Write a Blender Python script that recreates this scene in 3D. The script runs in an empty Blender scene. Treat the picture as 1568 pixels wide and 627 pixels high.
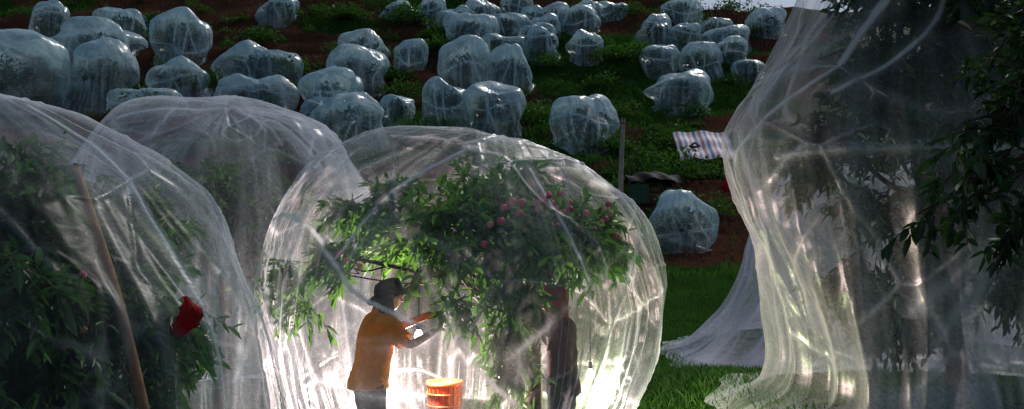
import bpy, math, numpy as np
from mathutils import Vector, Matrix
from mathutils.kdtree import KDTree
sc=bpy.context.scene
sc.view_settings.view_transform='Standard'
RNG=np.random.default_rng(7)
TAB=RNG.random((64,64,64))
def vn(p):
    p=np.asarray(p,float); i=np.floor(p).astype(int); f=p-i; f=f*f*(3-2*f)
    x0,y0,z0=(i[...,0]&63),(i[...,1]&63),(i[...,2]&63); x1,y1,z1=(x0+1)&63,(y0+1)&63,(z0+1)&63
    fx,fy,fz=f[...,0],f[...,1],f[...,2]
    def L(a,b,t): return a+(b-a)*t
    return L(L(L(TAB[x0,y0,z0],TAB[x1,y0,z0],fx),L(TAB[x0,y1,z0],TAB[x1,y1,z0],fx),fy),
             L(L(TAB[x0,y0,z1],TAB[x1,y0,z1],fx),L(TAB[x0,y1,z1],TAB[x1,y1,z1],fx),fy),fz)
def fbm(p,o=4):
    s=0;a=.5;t=0
    p=np.asarray(p,float)
    for k in range(o):
        s=s+a*vn(p+k*17.3); t+=a; a*=.5; p=p*2.03
    return s/t
def ridged(p,o=3):
    s=0;a=.5;t=0
    p=np.asarray(p,float)
    for k in range(o):
        s=s+a*(1-np.abs(vn(p+k*11.7)*2-1)); t+=a; a*=.5; p=p*2.1
    return s/t
def sst(t): t=np.clip(t,0,1); return t*t*(3-2*t)
def nrm(v): return v/np.maximum(np.linalg.norm(v,axis=-1,keepdims=True),1e-9)

# ---------------------------------------------------------------- terrain
YS=[-80,0,10,14,20,26,32,36,40,43,46,48,50,52,54,56,58,60,62,64,66,68,70,72,74,78,84,100,160,600]
ZS=[0,0,0,.1,.5,1.3,2.3,3.5,5,6.5,8,9,10,11,12,13.5,15,16.5,18,19.5,21,22.75,24.5,26.25,28,31,34,36,30,-10]
def terr(x,y):
    x=np.asarray(x,float); y=np.asarray(y,float)
    z=np.interp(y,YS,ZS)
    ridge=24.0+9*sst((16.5-x)/5)
    far=sst((y-60)/6)
    zz=np.where(z>ridge, ridge+ (z-ridge)*0.04, z)
    z=z*(1-far)+zz*far
    m=sst((y-28)/8)*(1-sst((y-84)/10))
    wob=fbm(np.stack([x*.08,y*.1,y*0+3],-1),3)*8
    z=z+m*.26*np.sin((y+wob)*2*math.pi/3.6)
    z=z+m*(fbm(np.stack([x*.35,y*.35,x*0+9],-1),3)-.5)*.9
    z=z+(1-m)*(fbm(np.stack([x*.5,y*.5,x*0+5],-1),3)-.5)*.16*sst((y-8)/6)
    z=z+.5*sst((x-1.5)/1.3)*(1-sst((y-9.5)/4.5))
    return z
def grassi(x,y):
    g=fbm(np.stack([x*.13,y*.3,x*0+1.5],-1),4)
    g=g+.30*np.exp(-((x-8)/7)**2-((y-57)/7)**2)+.10*np.exp(-((x+2)/14)**2-((y-48)/5)**2)
    g=g-.18*np.exp(-((x+22)/13)**2-((y-62)/6)**2)-.24*np.exp(-((x-11)/3.5)**2-((y-41)/4)**2)-.06*sst((y-30)/5)
    g=g-.45*np.exp(-((y-29.5-.3*np.sin(x))/.9)**2)*sst((x-1)/2)
    g=g+.25*np.exp(-((y-19)/7)**2)+.25*np.exp(-((y-10.5)/2.5)**2-((x-1.8)/2)**2)
    return np.clip((g-.37)*4.2,0,1)

# ---------------------------------------------------------------- materials
def newmat(name):
    m=bpy.data.materials.new(name); m.use_nodes=True; nt=m.node_tree
    for n in list(nt.nodes): nt.nodes.remove(n)
    o=nt.nodes.new('ShaderNodeOutputMaterial'); return m,nt,o
class NB:
    def __init__(s,nt): s.nt=nt
    def n(s,t,ins=None,**kw):
        d=s.nt.nodes.new(t)
        for k,v in kw.items(): setattr(d,k,v)
        if ins:
            for k,v in ins.items():
                if isinstance(v,bpy.types.NodeSocket): s.nt.links.new(v,d.inputs[k])
                else: d.inputs[k].default_value=v
        return d
    def math(s,op,a,b=0.5,c=None):
        d={0:a,1:b}
        if c is not None:d[2]=c
        return s.n('ShaderNodeMath',d,operation=op).outputs[0]
    def noise(s,vec,scale,detail=3,rough=.55,dist=0):
        i={'Scale':scale,'Detail':detail,'Roughness':rough,'Distortion':dist}
        if vec is not None:i['Vector']=vec
        return s.n('ShaderNodeTexNoise',i).outputs['Fac']
    def mixc(s,f,a,b):
        d=s.n('ShaderNodeMix',data_type='RGBA')
        for k,v in ((0,f),(6,a),(7,b)):
            if isinstance(v,bpy.types.NodeSocket): s.nt.links.new(v,d.inputs[k])
            else: d.inputs[k].default_value=v if k==0 else (*v,1)
        return d.outputs[2]
    def mapr(s,v,a,b,c=0.,d=1.):
        return s.n('ShaderNodeMapRange',{0:v,1:a,2:b,3:c,4:d}).outputs[0]
def m_plain(name,col,col2=None,rough=.7,scale=8,bump=.3,metal=0,spec=.3,transl=0):
    m,nt,o=newmat(name); b=NB(nt)
    tc=b.n('ShaderNodeTexCoord').outputs['Object']
    nz=b.noise(tc,scale,4,.6)
    c=b.mixc(b.mapr(nz,.35,.65),col,col2 or tuple(x*.6 for x in col))
    bp=b.n('ShaderNodeBump',{'Height':nz,'Strength':bump,'Distance':.02}).outputs[0]
    p=b.n('ShaderNodeBsdfPrincipled',{'Base Color':c,'Roughness':rough,'Normal':bp,'Metallic':metal,'Specular IOR Level':spec})
    out=p.outputs[0]
    if transl:
        t=b.n('ShaderNodeBsdfTranslucent',{'Color':c}).outputs[0]
        out=b.n('ShaderNodeMixShader',{0:transl,1:out,2:t}).outputs[0]
    nt.links.new(out,o.inputs[0]); return m
def m_leaf(name,cd,cm,cl,transl=.35,rough=.45,spec=.3):
    m,nt,o=newmat(name); b=NB(nt)
    a=b.n('ShaderNodeAttribute',attribute_name='rnd').outputs['Fac']
    r=b.n('ShaderNodeValToRGB',{'Fac':a}); e=r.color_ramp.elements
    e[0].position=.1;e[0].color=(*cd,1);e[1].position=.95;e[1].color=(*cl,1)
    k=e.new(.55);k.color=(*cm,1)
    c=r.outputs[0]
    d=b.n('ShaderNodeBsdfDiffuse',{'Color':c}).outputs[0]
    g=b.n('ShaderNodeBsdfGlossy',{'Color':(1,1,1,1),'Roughness':rough}).outputs[0]
    p=b.n('ShaderNodeMixShader',{0:spec*.15,1:d,2:g}).outputs[0]
    t=b.n('ShaderNodeBsdfTranslucent',{'Color':(*cl,1)}).outputs[0]
    nt.links.new(b.n('ShaderNodeMixShader',{0:transl,1:p,2:t}).outputs[0],o.inputs[0]); return m
def m_net(name,col,tint,gloss=.10):
    m,nt,o=newmat(name); b=NB(nt)
    al=b.n('ShaderNodeAttribute',attribute_name='al').outputs['Fac']
    tn=b.n('ShaderNodeAttribute',attribute_name='tn').outputs['Fac']
    geo=b.n('ShaderNodeNewGeometry')
    dot=b.n('ShaderNodeVectorMath',{0:geo.outputs['Normal'],1:geo.outputs['Incoming']},operation='DOT_PRODUCT').outputs['Value']
    c=b.math('MAXIMUM',b.math('ABSOLUTE',dot),.2)
    al=b.math('SUBTRACT',1.0,b.math('POWER',b.math('SUBTRACT',1.0,al),b.math('DIVIDE',1.0,c)))
    colr=b.mixc(tn,col,tint)
    d=b.n('ShaderNodeBsdfDiffuse',{'Color':colr}).outputs[0]
    t=b.n('ShaderNodeBsdfTranslucent',{'Color':colr}).outputs[0]
    mx=b.n('ShaderNodeMixShader',{0:.46,1:d,2:t}).outputs[0]
    g=b.n('ShaderNodeBsdfGlossy',{'Color':(.9,.9,.9,1),'Roughness':.30}).outputs[0]
    mx=b.n('ShaderNodeMixShader',{0:gloss,1:mx,2:g}).outputs[0]
    tr=b.n('ShaderNodeBsdfTransparent').outputs[0]
    nt.links.new(b.n('ShaderNodeMixShader',{0:al,1:tr,2:mx}).outputs[0],o.inputs[0]); return m

M_netc=m_net('net_center',(.86,.88,.90),(.60,.68,.78),.12)
M_netl=m_net('net_left',(.74,.84,.94),(.52,.66,.76),.12)
M_netr=m_net('net_right',(.84,.86,.88),(.64,.68,.64),.12)
M_net2=m_net('net_mid',(.70,.80,.92),(.50,.60,.72),.12)
M_netd=m_net('net_hill',(.64,.88,.94),(.36,.62,.70),.20)
M_skirt=m_net('net_skirt',(.80,.83,.94),(.60,.66,.80))
M_leafc=m_leaf('leaf_center',(.022,.07,.012),(.055,.18,.022),(.14,.36,.04),.35)
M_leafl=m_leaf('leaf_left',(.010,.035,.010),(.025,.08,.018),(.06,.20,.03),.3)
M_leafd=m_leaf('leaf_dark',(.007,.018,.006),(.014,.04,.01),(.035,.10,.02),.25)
M_leafh=m_leaf('leaf_hill',(.014,.05,.008),(.035,.12,.012),(.08,.22,.02),.3)
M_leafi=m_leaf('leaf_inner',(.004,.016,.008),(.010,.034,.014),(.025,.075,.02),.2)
M_grass=m_leaf('grass_blades',(.012,.05,.006),(.03,.12,.01),(.08,.24,.02),.3,.6)
M_dry=m_leaf('dry_grass',(.04,.02,.014),(.12,.05,.03),(.22,.12,.06),.2,.7)
M_bark=m_plain('bark',(.10,.06,.05),(.045,.03,.026),.9,14,.8)
M_barkr=m_plain('bark_red',(.12,.05,.05),(.05,.028,.028),.85,12,.8)
M_pole=m_plain('pole_wood',(.26,.14,.07),(.13,.07,.04),.8,9,.5)
M_fruit=m_leaf('fruit_skin',(.45,.03,.07),(.70,.14,.20),(.82,.38,.28),.1,.35)

# ---------------------------------------------------------------- mesh helpers
def make_obj(name,verts,faces,mat,parent=None,rnd=None,smooth=True,loc=None,pattr=None):
    verts=np.asarray(verts,float)
    off=np.zeros(3)
    if parent is not None: off=np.array(parent.location)
    elif loc is not None: off=np.array(loc,float)
    v=verts-off
    me=bpy.data.meshes.new(name)
    if isinstance(faces,np.ndarray):
        k=faces.shape[1]; nf=len(faces)
        me.vertices.add(len(v)); me.vertices.foreach_set('co',v.astype(np.float32).ravel())
        me.loops.add(nf*k); me.loops.foreach_set('vertex_index',faces.astype(np.int32).ravel())
        me.polygons.add(nf); me.polygons.foreach_set('loop_start',np.arange(0,nf*k,k,dtype=np.int32))
        me.polygons.foreach_set('loop_total',np.full(nf,k,dtype=np.int32))
        me.update(calc_edges=True); me.validate()
    else:
        me.from_pydata(v.tolist(),[],faces); me.update()
    me.polygons.foreach_set('use_smooth',np.full(len(me.polygons),smooth,dtype=bool))
    if rnd is not None and len(rnd)==len(me.polygons):
        a=me.attributes.new('rnd','FLOAT','FACE'); a.data.foreach_set('value',np.asarray(rnd,np.float32))
    if pattr:
        for k_,v_ in pattr.items():
            a=me.attributes.new(k_,'FLOAT','POINT'); a.data.foreach_set('value',np.asarray(v_,np.float32).ravel())
    ob=bpy.data.objects.new(name,me); sc.collection.objects.link(ob)
    if mat: me.materials.append(mat)
    if parent is not None: ob.parent=parent
    elif loc is not None: ob.location=loc
    return ob
def empty(name,loc):
    e=bpy.data.objects.new(name,None); e.empty_display_size=.3; e.location=loc; sc.collection.objects.link(e); return e
class Tubes:
    def __init__(s): s.v=[];s.f=[];s.n=0
    def add(s,pts,rad,k=6):
        pts=np.asarray(pts,float); m=len(pts); rad=np.broadcast_to(rad,(m,))
        t=nrm(np.gradient(pts,axis=0)); ref=np.array([0,0,1.]) if abs(t[0,2])<.8 else np.array([1.,0,0])
        a=nrm(np.cross(t,ref)); bb=np.cross(t,a)
        an=np.linspace(0,2*math.pi,k,endpoint=False)
        ring=pts[:,None]+rad[:,None,None]*(np.cos(an)[None,:,None]*a[:,None]+np.sin(an)[None,:,None]*bb[:,None])
        s.v.append(ring.reshape(-1,3))
        i=np.arange(m-1)[:,None]*k; j=np.arange(k)[None,:]; j2=(j+1)%k
        s.f.append(np.stack([i+j,i+j2,i+k+j2,i+k+j],-1).reshape(-1,4)+s.n); s.n+=m*k
    def obj(s,name,mat,parent=None): return make_obj(name,np.concatenate(s.v),np.concatenate(s.f),mat,parent)
def curve_pts(ctrl,n=24):
    c=np.asarray(ctrl,float); m=len(c)
    P=np.concatenate([[2*c[0]-c[1]],c,[2*c[-1]-c[-2]]])
    u=np.linspace(0,m-1-1e-6,n); i=u.astype(int); t=(u-i)[:,None]
    p0,p1,p2,p3=P[i],P[i+1],P[i+2],P[i+3]
    return .5*((2*p1)+(-p0+p2)*t+(2*p0-5*p1+4*p2-p3)*t*t+(-p0+3*p1-3*p2+p3)*t**3)
def leaves_mesh(name,base,d,L,mat,parent,rng,wr=.28,rnd=None):
    n=len(base); L=np.asarray(L)[:,None]
    up=nrm(rng.normal(size=(n,3))*.6+np.array([0,0,1.])); s=nrm(np.cross(d,up)); nn=np.cross(s,d)
    w=L*wr*.5*rng.uniform(.8,1.2,(n,1)); z=np.array([0,0,-1.])
    v=np.stack([base, base+d*L*.3+s*w+nn*w*.35, base+d*L*.7+s*w*.8+nn*w*.3+z*L*.05, base+d*L+z*L*.16,
                base+d*L*.7-s*w*.8+nn*w*.3+z*L*.05, base+d*L*.3-s*w+nn*w*.35],1).reshape(-1,3)
    i=np.arange(n)[:,None]*6
    f=np.concatenate([i+np.array([0,1,2,3]),i+np.array([0,3,4,5])],1).reshape(-1,4)
    if rnd is None: rnd=rng.random(n)
    return make_obj(name,v,f,mat,parent,rnd=np.repeat(rnd,2),smooth=False)
def foliage(rng,clusters,ntw,Lleaf,lpt,tlen,droop,center,mat,parent,name='foliage',twigs=True,barkm=None,wr=.28):
    cl=np.asarray(clusters,float); wt=cl[:,3]**2; wt/=wt.sum()
    ci=rng.choice(len(cl),ntw,p=wt)
    a=cl[ci,:3]+nrm(rng.normal(size=(ntw,3)))*(rng.random((ntw,1))**.5)*cl[ci,3:4]*np.array([1,1,.8])
    d=nrm(nrm(a-np.array(center))*.9+rng.normal(size=(ntw,3))*.55+np.array([0,0,-droop]))
    tl=tlen*rng.uniform(.6,1.3,(ntw,1))
    B=[];D=[];R=[]
    tr=rng.random(ntw)
    for k in range(lpt):
        t=(k+.5)/lpt
        p=a+d*tl*t+np.array([0,0,-1.])*tl*.35*t*t
        dd=nrm(d*.6+rng.normal(size=(ntw,3))*.6+np.array([0,0,-.35]))
        B.append(p);D.append(dd);R.append(np.clip(tr*.6+rng.random(ntw)*.4,0,1))
    B=np.concatenate(B);D=np.concatenate(D);R=np.concatenate(R)
    leaves_mesh(name,B,D,Lleaf*rng.uniform(.65,1.25,len(B)),mat,parent,rng,wr,R)
    if twigs:
        T=Tubes()
        for q in range(ntw):
            t=np.linspace(-.3,1,4)[:,None]
            T.add(a[q]+d[q]*tl[q]*t+np.array([0,0,-1.])*tl[q]*.35*t*t*np.sign(t),np.array([.007,.005,.004,.002]),3)
        T.obj('twigs',barkm or M_bark,parent)
    return a
def limbs(rng,T,root,top,clusters,r0,r1=.015,lean=.4):
    root=np.array(root,float);top=np.array(top,float)
    tr=curve_pts([root,root*.5+top*.5+rng.normal(size=3)*.05,top],14); T.add(tr,np.linspace(r0,r0*.75,14),9)
    for c in clusters:
        c=np.array(c[:3],float); s=tr[rng.integers(10,14)]
        mid=s*.5+c*.5+np.array([0,0,.16])+rng.normal(size=3)*.1
        q=s*.8+c*.2+np.array([0,0,.14])
        pts=curve_pts([s,q,mid,c],14); T.add(pts,np.linspace(r0*.42,r1,14),6)
        for k in range(3):
            s2=pts[rng.integers(6,12)]; e=c+rng.normal(size=3)*.14
            T.add(curve_pts([s2,s2*.5+e*.5+rng.normal(size=3)*.05,e],8),np.linspace(r0*.14,r1*.4,8),5)

# ---------------------------------------------------------------- nets
class Net:
    def __init__(s,cx,cy,prof,z0,ax=1,ay=1,seed=0,facet=.6,tent=.3,crump=.05,fold=.1,nplanes=26,nfreq=1.5,foldf=5,shift=(0,0),lump=.22,npk=16):
        rng=np.random.default_rng(seed); s.c=(cx,cy); s.z0=z0; s.ax=ax; s.ay=ay; s.seed=seed
        s.facet=facet; s.tent=tent; s.crump=crump; s.fold=fold; s.nf=nfreq; s.ff=foldf; s.shift=shift; s.lump=lump
        s.n=nrm(rng.normal(size=(nplanes,3))+np.array([0,0,.25])); s.d=rng.uniform(.84,1.06,nplanes)
        s.pk=nrm(rng.normal(size=(npk,3))*np.array([1,1,.8])+np.array([0,0,.5])); s.ph=rng.uniform(.98,1.16,npk)
        s.n2=nrm(rng.normal(size=(70,3))+np.array([0,0,.1])).astype(np.float32); s.d2=rng.uniform(.93,1.04,70).astype(np.float32)
        P=curve_pts([[p[0],0,p[1]] for p in prof],200)
        L=np.r_[0,np.cumsum(np.linalg.norm(np.diff(P,axis=0),axis=1))]; s.L=L/L[-1]; s.P=P
        s.h=prof[0][1]; s.gz=float(terr(cx,cy)); s.edge=None
    def __call__(s,th,t):
        rr=np.interp(t,s.L,s.P[:,0]); zz=np.interp(t,s.L,s.P[:,2])
        v=np.stack([rr*np.cos(th),rr*np.sin(th),zz-s.z0],-1); u=nrm(v)
        dots=np.maximum(u@s.n.T,.05); val=np.concatenate([s.d/dots,np.full(dots.shape[:-1]+(1,),1.16)],-1)
        k=30.
        R=-np.log(np.exp(-k*val).sum(-1))/k+.04
        sv=np.partition(val,1,axis=-1); e1=np.exp(-(sv[...,1]-sv[...,0])/.010)*(sv[...,1]<1.12)
        ang=np.arccos(np.clip(u@s.pk.T,-1,1)); pv=s.ph-.42*ang
        Tn=np.log(np.exp(18*pv).sum(-1))/18
        bw=sst((1-t)*3.5)
        F=1+(R-1)*s.facet*(.35+.65*bw)+(Tn-1.0)*s.tent*(.2+.8*bw)
        F=F+(fbm(u*s.nf+s.seed*3.1,2)-.5)*s.lump
        Fz=1+(F-1)*bw
        p=np.stack([v[...,0]*F*s.ax,v[...,1]*F*s.ay,v[...,2]*Fz+s.z0],-1)
        cr=(ridged(u*3.2+s.seed,3)-.6)*s.crump*(.3+.7*bw)
        p=p+u*cr[...,None]
        q=np.stack([np.cos(th)*s.ff+s.seed,np.sin(th)*s.ff,t*.9],-1)
        fo=(ridged(q,3)**1.6-.45)*s.fold*sst((t-.22)*1.6)*np.minimum(rr,1.5)
        p[...,0]+=np.cos(th)*fo; p[...,1]+=np.sin(th)*fo
        hz=np.clip(p[...,2]/s.h,0,1)**4; p[...,0]+=s.shift[0]*hz; p[...,1]+=s.shift[1]*hz
        x=p[...,0]+s.c[0]; y=p[...,1]+s.c[1]; z=p[...,2]
        g=terr(x,y); w=np.clip(1-z/(.75*s.h),0,1)
        z=z+g*w+s.gz*(1-w)
        z=np.maximum(z,g+.015+.03*fbm(np.stack([x*4,y*4,z*0],-1),2))
        s.edge=e1*bw; s.u=u; s.fo=fo
        return np.stack([x,y,z],-1)
    def build(s,name,mat,parent,nt=64,ns=30,a0=.2,crease=.3,low=1.2,lowt=.5,seams=(),sw=.02,wf=1.6,top=0.,sal=.85,e2=.5):
        th,t=np.meshgrid(np.linspace(0,2*math.pi,nt,endpoint=False),np.linspace(0.004,1,ns))
        th=th.ravel();t=t.ravel()
        p=s(th,t); edge=s.edge; u=s.u
        uf=(u+.10*(np.stack([fbm(u*2+5,2),fbm(u*2+25,2),fbm(u*2+45,2)],-1)-.5)).astype(np.float32)
        edge2=np.zeros(len(u))
        for a in range(0,len(u),40000):
            vv=s.d2/np.maximum(uf[a:a+40000]@s.n2.T,.05); sv=np.partition(vv,1,axis=-1)
            edge2[a:a+40000]=np.exp(-(sv[:,1]-sv[:,0])/.004)
        edge2*=sst((fbm(p*1.1+80,2)-.42)*6)
        c_,s_=np.cos(th),np.sin(th)
        st=ridged(np.stack([c_*5+s.seed,s_*5,t*.9],-1),3)
        st2=ridged(np.stack([c_*19+s.seed,s_*19,t*1.6],-1),2)
        wp=p*wf+1.6*np.stack([fbm(p*wf*.5+3,2),fbm(p*wf*.5+9,2),fbm(p*wf*.5+15,2)],-1)
        wr=1-np.abs(vn(wp+s.seed*2.)*2-1); ln=np.clip((wr-.93)/.07,0,1)**1.3
        msk=sst((fbm(p*wf*.6+40,2)-.42)*5)
        al=a0*(.22+1.5*st**3+1.1*np.clip(st2-.5,0,1)**1.3)+crease*(ln*.55*msk+edge2*e2)+edge*crease*.7
        al=al*(1+low*sst((t-lowt)*2.2))*(1+top*sst((s.u[:,2]-.2)*1.4))
        al=al*(.5+1.0*fbm(p*.8+7,2))*(.72+.56*RNG.random(len(p)))
        disp=(st*.4+st2*.2)*.5*s.crump*sst(t*4)+ln*.010*wf/1.6+edge*.014+edge2*.014
        p=p+u*disp[:,None]
        if seams:
            kd_pts=[]; ws=[]
            for ctrl in seams:
                wmul=1.
                if isinstance(ctrl,tuple): wmul,ctrl=ctrl
                cc=curve_pts([[a*math.pi/180,b,0] for a,b in ctrl],160)
                kd_pts.append(s(cc[:,0],np.clip(cc[:,1],.004,.995))); ws+= [wmul]*160
            kp=np.concatenate(kd_pts); kd=KDTree(len(kp))
            for i_,q_ in enumerate(kp): kd.insert(q_,i_)
            kd.balance()
            fr=[kd.find(q_)[1:] for q_ in p]
            dd=np.array([q_[1] for q_ in fr]); wm=np.array(ws)[[q_[0] for q_ in fr]]
            wdt=sw*wm*(.7+.7*vn(p*3))
            sm=1-sst((dd-wdt*.6)/(wdt*.9)); halo=np.exp(-(dd/(sw*4))**2)*.14
            al=np.maximum(al,sm*sal)+halo*(1-sm)
            p=p+u*(sm*sw*.3)[:,None]
        al=np.clip(al,.015,.93)
        i=np.arange(ns-1)[:,None]*nt; j=np.arange(nt)[None,:]; j2=(j+1)%nt
        f=np.stack([i+j,i+nt+j,i+nt+j2,i+j2],-1).reshape(-1,4)
        tn=sst((fbm(p*.9+60,3)-.35)*3)*(1-.7*ln)
        return make_obj(name,p,f,mat,parent,pattr={'al':al,'tn':tn})

# ---------------------------------------------------------------- ground
def axis(lo,hi,a,b,fine,coarse):
    m=np.arange(a,b,fine)
    left=a-np.cumsum(np.geomspace(fine,coarse,28)); left=left[left>lo][::-1]
    right=b+np.cumsum(np.geomspace(fine,coarse,28)); right=right[right<hi]
    return np.r_[lo,left,m,b,right,hi]
gx=axis(-700,700,-46,30,.38,60); gy=axis(-150,900,2,78,.34,60)
X,Y=np.meshgrid(gx,gy); Z=terr(X,Y); G=grassi(X,Y)
ny,nx=X.shape
i=np.arange(ny-1)[:,None]*nx; j=np.arange(nx-1)[None,:]
F=np.stack([i+j,i+j+1,i+nx+j+1,i+nx+j],-1).reshape(-1,4)
gr=make_obj('hillside_ground',np.stack([X,Y,Z],-1).reshape(-1,3),F,None,pattr={'gmask':G})
m,nt,o=newmat('ground'); b=NB(nt)
pos=b.n('ShaderNodeNewGeometry').outputs['Position']
gm=b.n('ShaderNodeAttribute',attribute_name='gmask').outputs['Fac']
n1=b.noise(pos,1.2,6,.65);n2=b.noise(pos,7,5,.7);n3=b.noise(pos,.35,3)
gmk=b.mapr(b.math('ADD',gm,b.math('MULTIPLY',b.math('SUBTRACT',n1,.5),1.6)),.35,.65)
soil=b.mixc(b.mapr(n2,.3,.7),(.035,.018,.012),(.15,.06,.035))
soil=b.mixc(b.mapr(n3,.4,.6),soil,(.09,.045,.028))
gras=b.mixc(b.mapr(n2,.35,.65),(.010,.03,.007),(.04,.11,.014))
col=b.mixc(gmk,soil,gras)
bp=b.n('ShaderNodeBump',{'Height':b.math('ADD',n2,n1),'Strength':1.,'Distance':.25}).outputs[0]
p=b.n('ShaderNodeBsdfDiffuse',{'Color':col,'Normal':bp})
nt.links.new(p.outputs[0],o.inputs[0]); gr.data.materials.append(m)

def blades(name,n,xr,yr,h,w,mat,rng,thr=.35,clump=0,inv=False):
    x=rng.uniform(*xr,n);y=rng.uniform(*yr,n)
    if clump:
        x=x[:n//clump].repeat(clump)+rng.normal(size=(n//clump)*clump)*w*4; y=y[:n//clump].repeat(clump)+rng.normal(size=(n//clump)*clump)*w*4
    g=grassi(x,y)+rng.normal(size=len(x))*.12
    k=(g<thr) if inv else (g>thr)
    x,y=x[k],y[k];n=len(x)
    z=terr(x,y)-.01
    hh=h*rng.uniform(.4,1.3,n)*(.35+1.3*fbm(np.stack([x*.8,y*.8,x*0],-1),2)**1.5)
    an=rng.uniform(0,2*math.pi,n); s=np.stack([np.cos(an),np.sin(an),an*0],-1)
    le=rng.normal(size=(n,2))*.45
    B=np.stack([x,y,z],-1); tip=B+np.stack([le[:,0]*hh,le[:,1]*hh,hh],-1)
    ww=(w*rng.uniform(.6,1.3,n))[:,None]
    mid=B*.5+tip*.5+np.array([0,0,1.])*hh[:,None]*.12
    v=np.stack([B-s*ww,B+s*ww,mid+s*ww*.7,tip,mid-s*ww*.7],1).reshape(-1,3)
    f=np.arange(n*5).reshape(-1,5)
    rnd=np.clip(rng.random(n)*.6+(fbm(np.stack([x*.6,y*.6,x*0+2],-1),3)-.5)*1.8+.2,0,1)
    return make_obj(name,v,f,mat,None,rnd=rnd,smooth=False)
rg=np.random.default_rng(5)
blades('near_grass',90000,(-1,9),(7.5,27),.12,.007,M_grass,rg,thr=.25)
blades('hillside_grass',110000,(-44,24),(26,73),.34,.028,M_grass,rg,thr=.4,clump=6)
blades('dry_hillside_grass',50000,(-44,24),(28,73),.42,.025,M_dry,rg,thr=.36,clump=6,inv=True)

def shrubs():
    rng=np.random.default_rng(11)
    L=[(-5.6,49,1.9,1.8),(-8.5,58,1.6,1.3),(2.6,60,1.6,1.5),(8.8,60.5,2.2,1.8),(5.9,46,1.5,1.4),(17,66.5,1.4,1.2),(15.8,57.6,1.1,.9),
       (-24,52,1.7,1.5),(-20,64,1.8,1.3),(9.2,43,1.8,1.5),(7.6,44.5,1.4,1.2),(-2,53,1.3,1),(1.8,52,1.8,1.5),(4,51,1.1,.9),(-14,50,1.2,1),
       (12.5,42.5,1.2,1),(-6,62,1.6,1),(-9,67,2,1.2),(-15,68,2,1.2),(-13,62,1.6,1.1),(7,53,1,.7),(-27,66,2,1.3),(10,68.5,1.5,.9),
       (-10,52,1.2,1),(-7,53,1.4,1.1),(6,41,1.2,.9),(8,38.5,1,.8),(9.5,36.5,.9,.8),(19,69.5,1.4,1.3),(21.5,69,1.2,1),(16,69.8,1.3,1.1),(3.2,64,1.1,.8),(6.8,63.2,1.4,1.1),(-16,58.5,1.8,1.5),(-21,57,1.7,1.4),(10.5,50,1.3,1),(-7.5,55.5,1.7,1.5),(9.5,47.5,1.4,1.2),(6.5,57,1.3,1),(-3,54.5,1.3,1.2)]
    for q in range(270):
        y=rng.uniform(32,72); x=rng.uniform(-.62*y,.32*y); s=rng.uniform(.35,1.2); L.append((x,y,s,s*.8))
    B=[];D=[];S=[];R=[]
    for x,y,r,h in L:
        n=int(170*r*r+60); z=float(terr(x,y))
        sub=rng.normal(size=(6,3))*.5; u=nrm(rng.normal(size=(n,3))); u[:,2]=np.abs(u[:,2])*.9
        c=sub[rng.integers(0,6,n)]*.6
        p=(u*rng.random((n,1))**.4*.75+c); p=p*np.array([r,r,h]); p[:,2]=np.abs(p[:,2])
        B.append(p+np.array([x,y,z])); D.append(nrm(u+rng.normal(size=(n,3))*.5)); S.append(rng.uniform(.12,.28,n)*(.6+.4*r)); R.append(np.clip(rng.random(n)*.5+rng.random()*.5+ .1*p[:,2]/h,0,1))
    leaves_mesh('hillside_shrubs',np.concatenate(B),np.concatenate(D),np.concatenate(S),M_leafh,None,rng,.55,np.concatenate(R))
shrubs()

# ---------------------------------------------------------------- distant netted trees (x,y,width,height)
HT=[(-38.2,65.4,3.2,2.7),(-32.7,66,4,2.2),(-31.6,60.4,7.4,3.7),(-25.8,61.4,4.5,3.3),(-28.9,55.6,4.2,3.7),(-35,54,8.0,5.4),(-23.4,55.6,4.2,2.2),
(-18.3,57.8,6.3,2.9),(-17.3,53.7,4.6,2.8),(-24.5,53,4.8,1.9),(-11.8,51.2,4.3,3.3),(-11.2,60.1,3.9,2.3),(-10.9,56.6,4.1,2.9),(-11.7,49.5,3.1,2.2),
(-9.6,47.2,4.7,2.6),(-7.4,51.2,2.1,2.2),(-7.7,59.8,2.6,1.9),(-4.15,50.6,2.9,3.2),(-1.2,50.1,3.4,2.8),(-3.3,57,3.7,3.1),(-.2,57.1,3.8,2.8),(4.4,47.6,4,3),
(11.6,54.6,4.2,2.8),(5.7,61.1,2.8,2.2),(2.45,61.6,2.6,2.2),(-3.4,63.6,4.3,2.7),(-.5,65.4,3.6,1.7),(-.7,62.3,3.8,1.6),(1.9,63.6,3.2,1.6),(2.9,64.7,2.6,1.5),
(3.6,67.1,3,1.7),(5.7,66,3.2,2.1),(8.7,68.3,2.9,1.3),(6.7,68.5,2.8,1.5),(11.8,64.2,2.9,2.5),(14,64,2.6,1.6),(11.1,59.4,2.9,2.2),(14.2,59,3.3,2.6),
(17.4,63.4,3.7,2.1),(16.9,60.6,2.6,1.5),(17.6,59,2.5,1.3),(21.1,65.1,2.8,2.2),(14.4,67.8,3.2,1.7),(-6.9,68,2.4,1.6),(-9.9,68.5,3.3,1.3),(-20.3,68.2,3.5,1.4),
(-4.7,66.9,3.3,1.9),(-2.3,67.5,3.4,1.7),(2,67.3,2.4,1.4),(6.6,31.7,3.0,2.4),(-12.5,54,2.6,1.5),(17,66,2.4,1.4),(.3,68.8,3,1.5)]
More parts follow.
